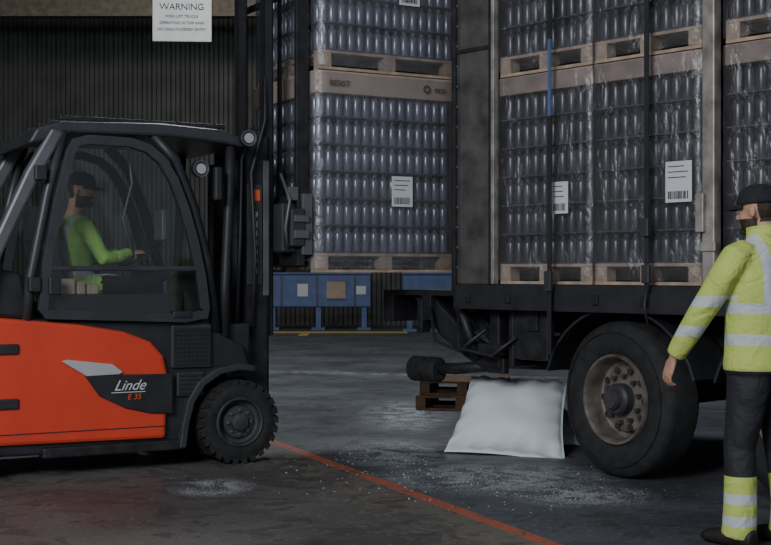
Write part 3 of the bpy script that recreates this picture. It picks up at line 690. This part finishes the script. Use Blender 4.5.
rsh = [((-.01, -.13, 1.47), .07, .07, AX), ((-.005, -.20, 1.445), .078, .075, AX), ((0, -.25, 1.34), .073, .068, AX), ((.0, -.28, 1.2), .066, .062, AX), ((.03, -.285, 1.12), .064, .060, AX), ((.10, -.28, .99), .055, .051, AX), ((.13, -.275, .92), .049, .046, AX)]
legs = []
for s in (1, -1):
    fx = .04 if s > 0 else -.05
    legs.append(SL([((0, .085*s, .92), .12, .10, AX), ((.0, .10*s, .80), .112, .096, AX), ((fx*.4, .11*s, .65), .095, .088, AX), ((fx*.7+.01, .12*s, .50), .080, .078, AX), ((fx*.8-.005, .125*s, .38), .080, .080, AX),
                    ((fx-.015, .13*s, .22), .082, .082, AX), ((fx-.01, .13*s, .11), .086, .084, AX), ((fx, .13*s, .055), .086, .083, AX)]))
def wch(c):
    if c.z > .90 or abs(c.y) > .225:
        if abs(c.y) > .208 and c.z < 1.42 and c.z > .89: return 1
        if abs(c.y) > .225 and c.z < .95: return 1
    return 0
m_j = hivis("hi_vis_jacket", [(1.165, 1.22), (1.01, 1.065), (.225, .275), (.115, .165)], (.085, .14, 1.20), zones=(.885, .36))
m_s = hivis("hi_vis_sleeve", [(1.20, 1.255), (1.05, 1.105)])
remesh("clothed_body", [SL(torso, 24), SL(lsh), SL(rsh)]+legs, .010, [m_j, m_s], wch, Wk, 5)
tube("collar", [(-.02, 0, 1.53), (-.012, 0, 1.60)], [.088, .082], m_s, Wk, 24, adir=Vector((1, 0, 0)))
for s in (1, -1):
    fx = .04 if s > 0 else -.05
    remesh("boot_%s" % ("left" if s > 0 else "right"), [SL([((fx-.10, .13*s, .05), .04, .05, (0, 1, 0)), ((fx-.03, .13*s, .055), .05, .055, (0, 1, 0)), ((fx+.08, .135*s, .045), .052, .045, (0, 1, 0)), ((fx+.17, .14*s, .036), .048, .034, (0, 1, 0)), ((fx+.205, .14*s, .03), .03, .022, (0, 1, 0))], 16),
            SL([((fx-.02, .13*s, .05), .055, .055, AX), ((fx-.02, .13*s, .13), .056, .054, AX)]), ], .007, ['boot'], lambda c: 0, Wk, 4)
head(Wk, (.02, .0, 1.68), R(12), R(4), True)
hand(Wk, "left_hand", (.31, .30, .93), (.38, .05, -.9), (.3, 1, .1), thumb=-1)
hand(Wk, "right_hand", (.14, -.272, .90), (.3, 0, -.95), (.3, -1, .1), thumb=1)

dl = fl(-1.00, .585, 1.20)
Dr = empty("forklift_driver", dl, FA)
tor = [((-.02, 0, -.02), .13, .17, AX), ((-.02, 0, .08), .135, .175, AX), ((-.02, 0, .22), .13, .175, AX), ((-.02, 0, .36), .135, .19, AX), ((-.01, 0, .47), .12, .185, AX), ((0, 0, .535), .09, .14, AX), ((.005, 0, .58), .07, .08, AX)]
sl = []
for s in (1, -1):
    sl.append(SL([((0, .11*s, .51), .06, .06, AX), ((0, .18*s, .49), .068, .065, AX), ((.06, .225*s, .38), .062, .058, AX), ((.12, .24*s, .27), .056, .054, AX), ((.24, .20*s, .28), .05, .048, (0, 0, 1)), ((.34, .15*s, .31), .042, .04, (0, 0, 1))]))
    sl.append(SL([((-.03, .09*s, .06), .085, .09, (0, 0, 1)), ((.18, .11*s, .08), .085, .085, (0, 0, 1)), ((.38, .12*s, .07), .07, .07, (0, 0, 1)), ((.44, .12*s, .02), .065, .065, (1, 0, 0)), ((.46, .12*s, -.10), .055, .055, AX)]))
m_d = hivis("hi_vis_driver_jacket", [(.14, .19)], (.08, .13, .2), lime=(.36, .66, .14))
remesh("clothed_body", [SL(tor, 22)]+sl, .012, [m_d, 'trouser'], lambda c: 1 if (c.z < .15 and c.x > .12) or c.z < .02 else 0, Dr, 4)
head(Dr, (.03, 0, .76), R(-38), R(5), True)
hand(Dr, "left_hand", (.35, .145, .31), (1, -.1, .1), (0, .2, 1), thumb=-1, curl=40)
hand(Dr, "right_hand", (.35, -.145, .31), (1, .1, .1), (0, -.2, 1), thumb=1, curl=40)

# ---------------------------------------------------------------- light
w = bpy.data.worlds.new("overcast"); bpy.context.scene.world = w; w.use_nodes = True
bg = w.node_tree.nodes["Background"]; bg.inputs[0].default_value = (.68, .75, .85, 1); bg.inputs[1].default_value = .50
def area(name, loc, target, sx, sy, e, col):
    l = bpy.data.lights.new(name, 'AREA'); l.shape = 'RECTANGLE'; l.size = sx; l.size_y = sy; l.energy = e; l.color = col
    o = bpy.data.objects.new(name, l); C.objects.link(o); o.location = loc
    o.rotation_euler = (Vector(target)-Vector(loc)).to_track_quat('-Z', 'Y').to_euler(); return o
area("doorway_daylight", (-4.5, -2, 5.5), (0, 9.5, 1.0), 4, 3, 950, (.94, .97, 1))
area("high_bay_lamp", (-4, 24, 8.8), (-5, 30, 3), 3, 1, 170, (1, .93, .8))
area("yard_fill_light", (-1, 16, 8.8), (-1, 17, 0), 3, 2, 600, (.9, .95, 1))  # added overhead fill that brightens the yard, stands for no fixture

cam = bpy.data.cameras.new("cam"); co = bpy.data.objects.new("camera", cam); C.objects.link(co)
co.location = (0, 0, 1.37); co.rotation_euler = (R(90), 0, 0); cam.sensor_width = 36; cam.lens = 60.7; cam.clip_end = 200
bpy.context.scene.camera = co
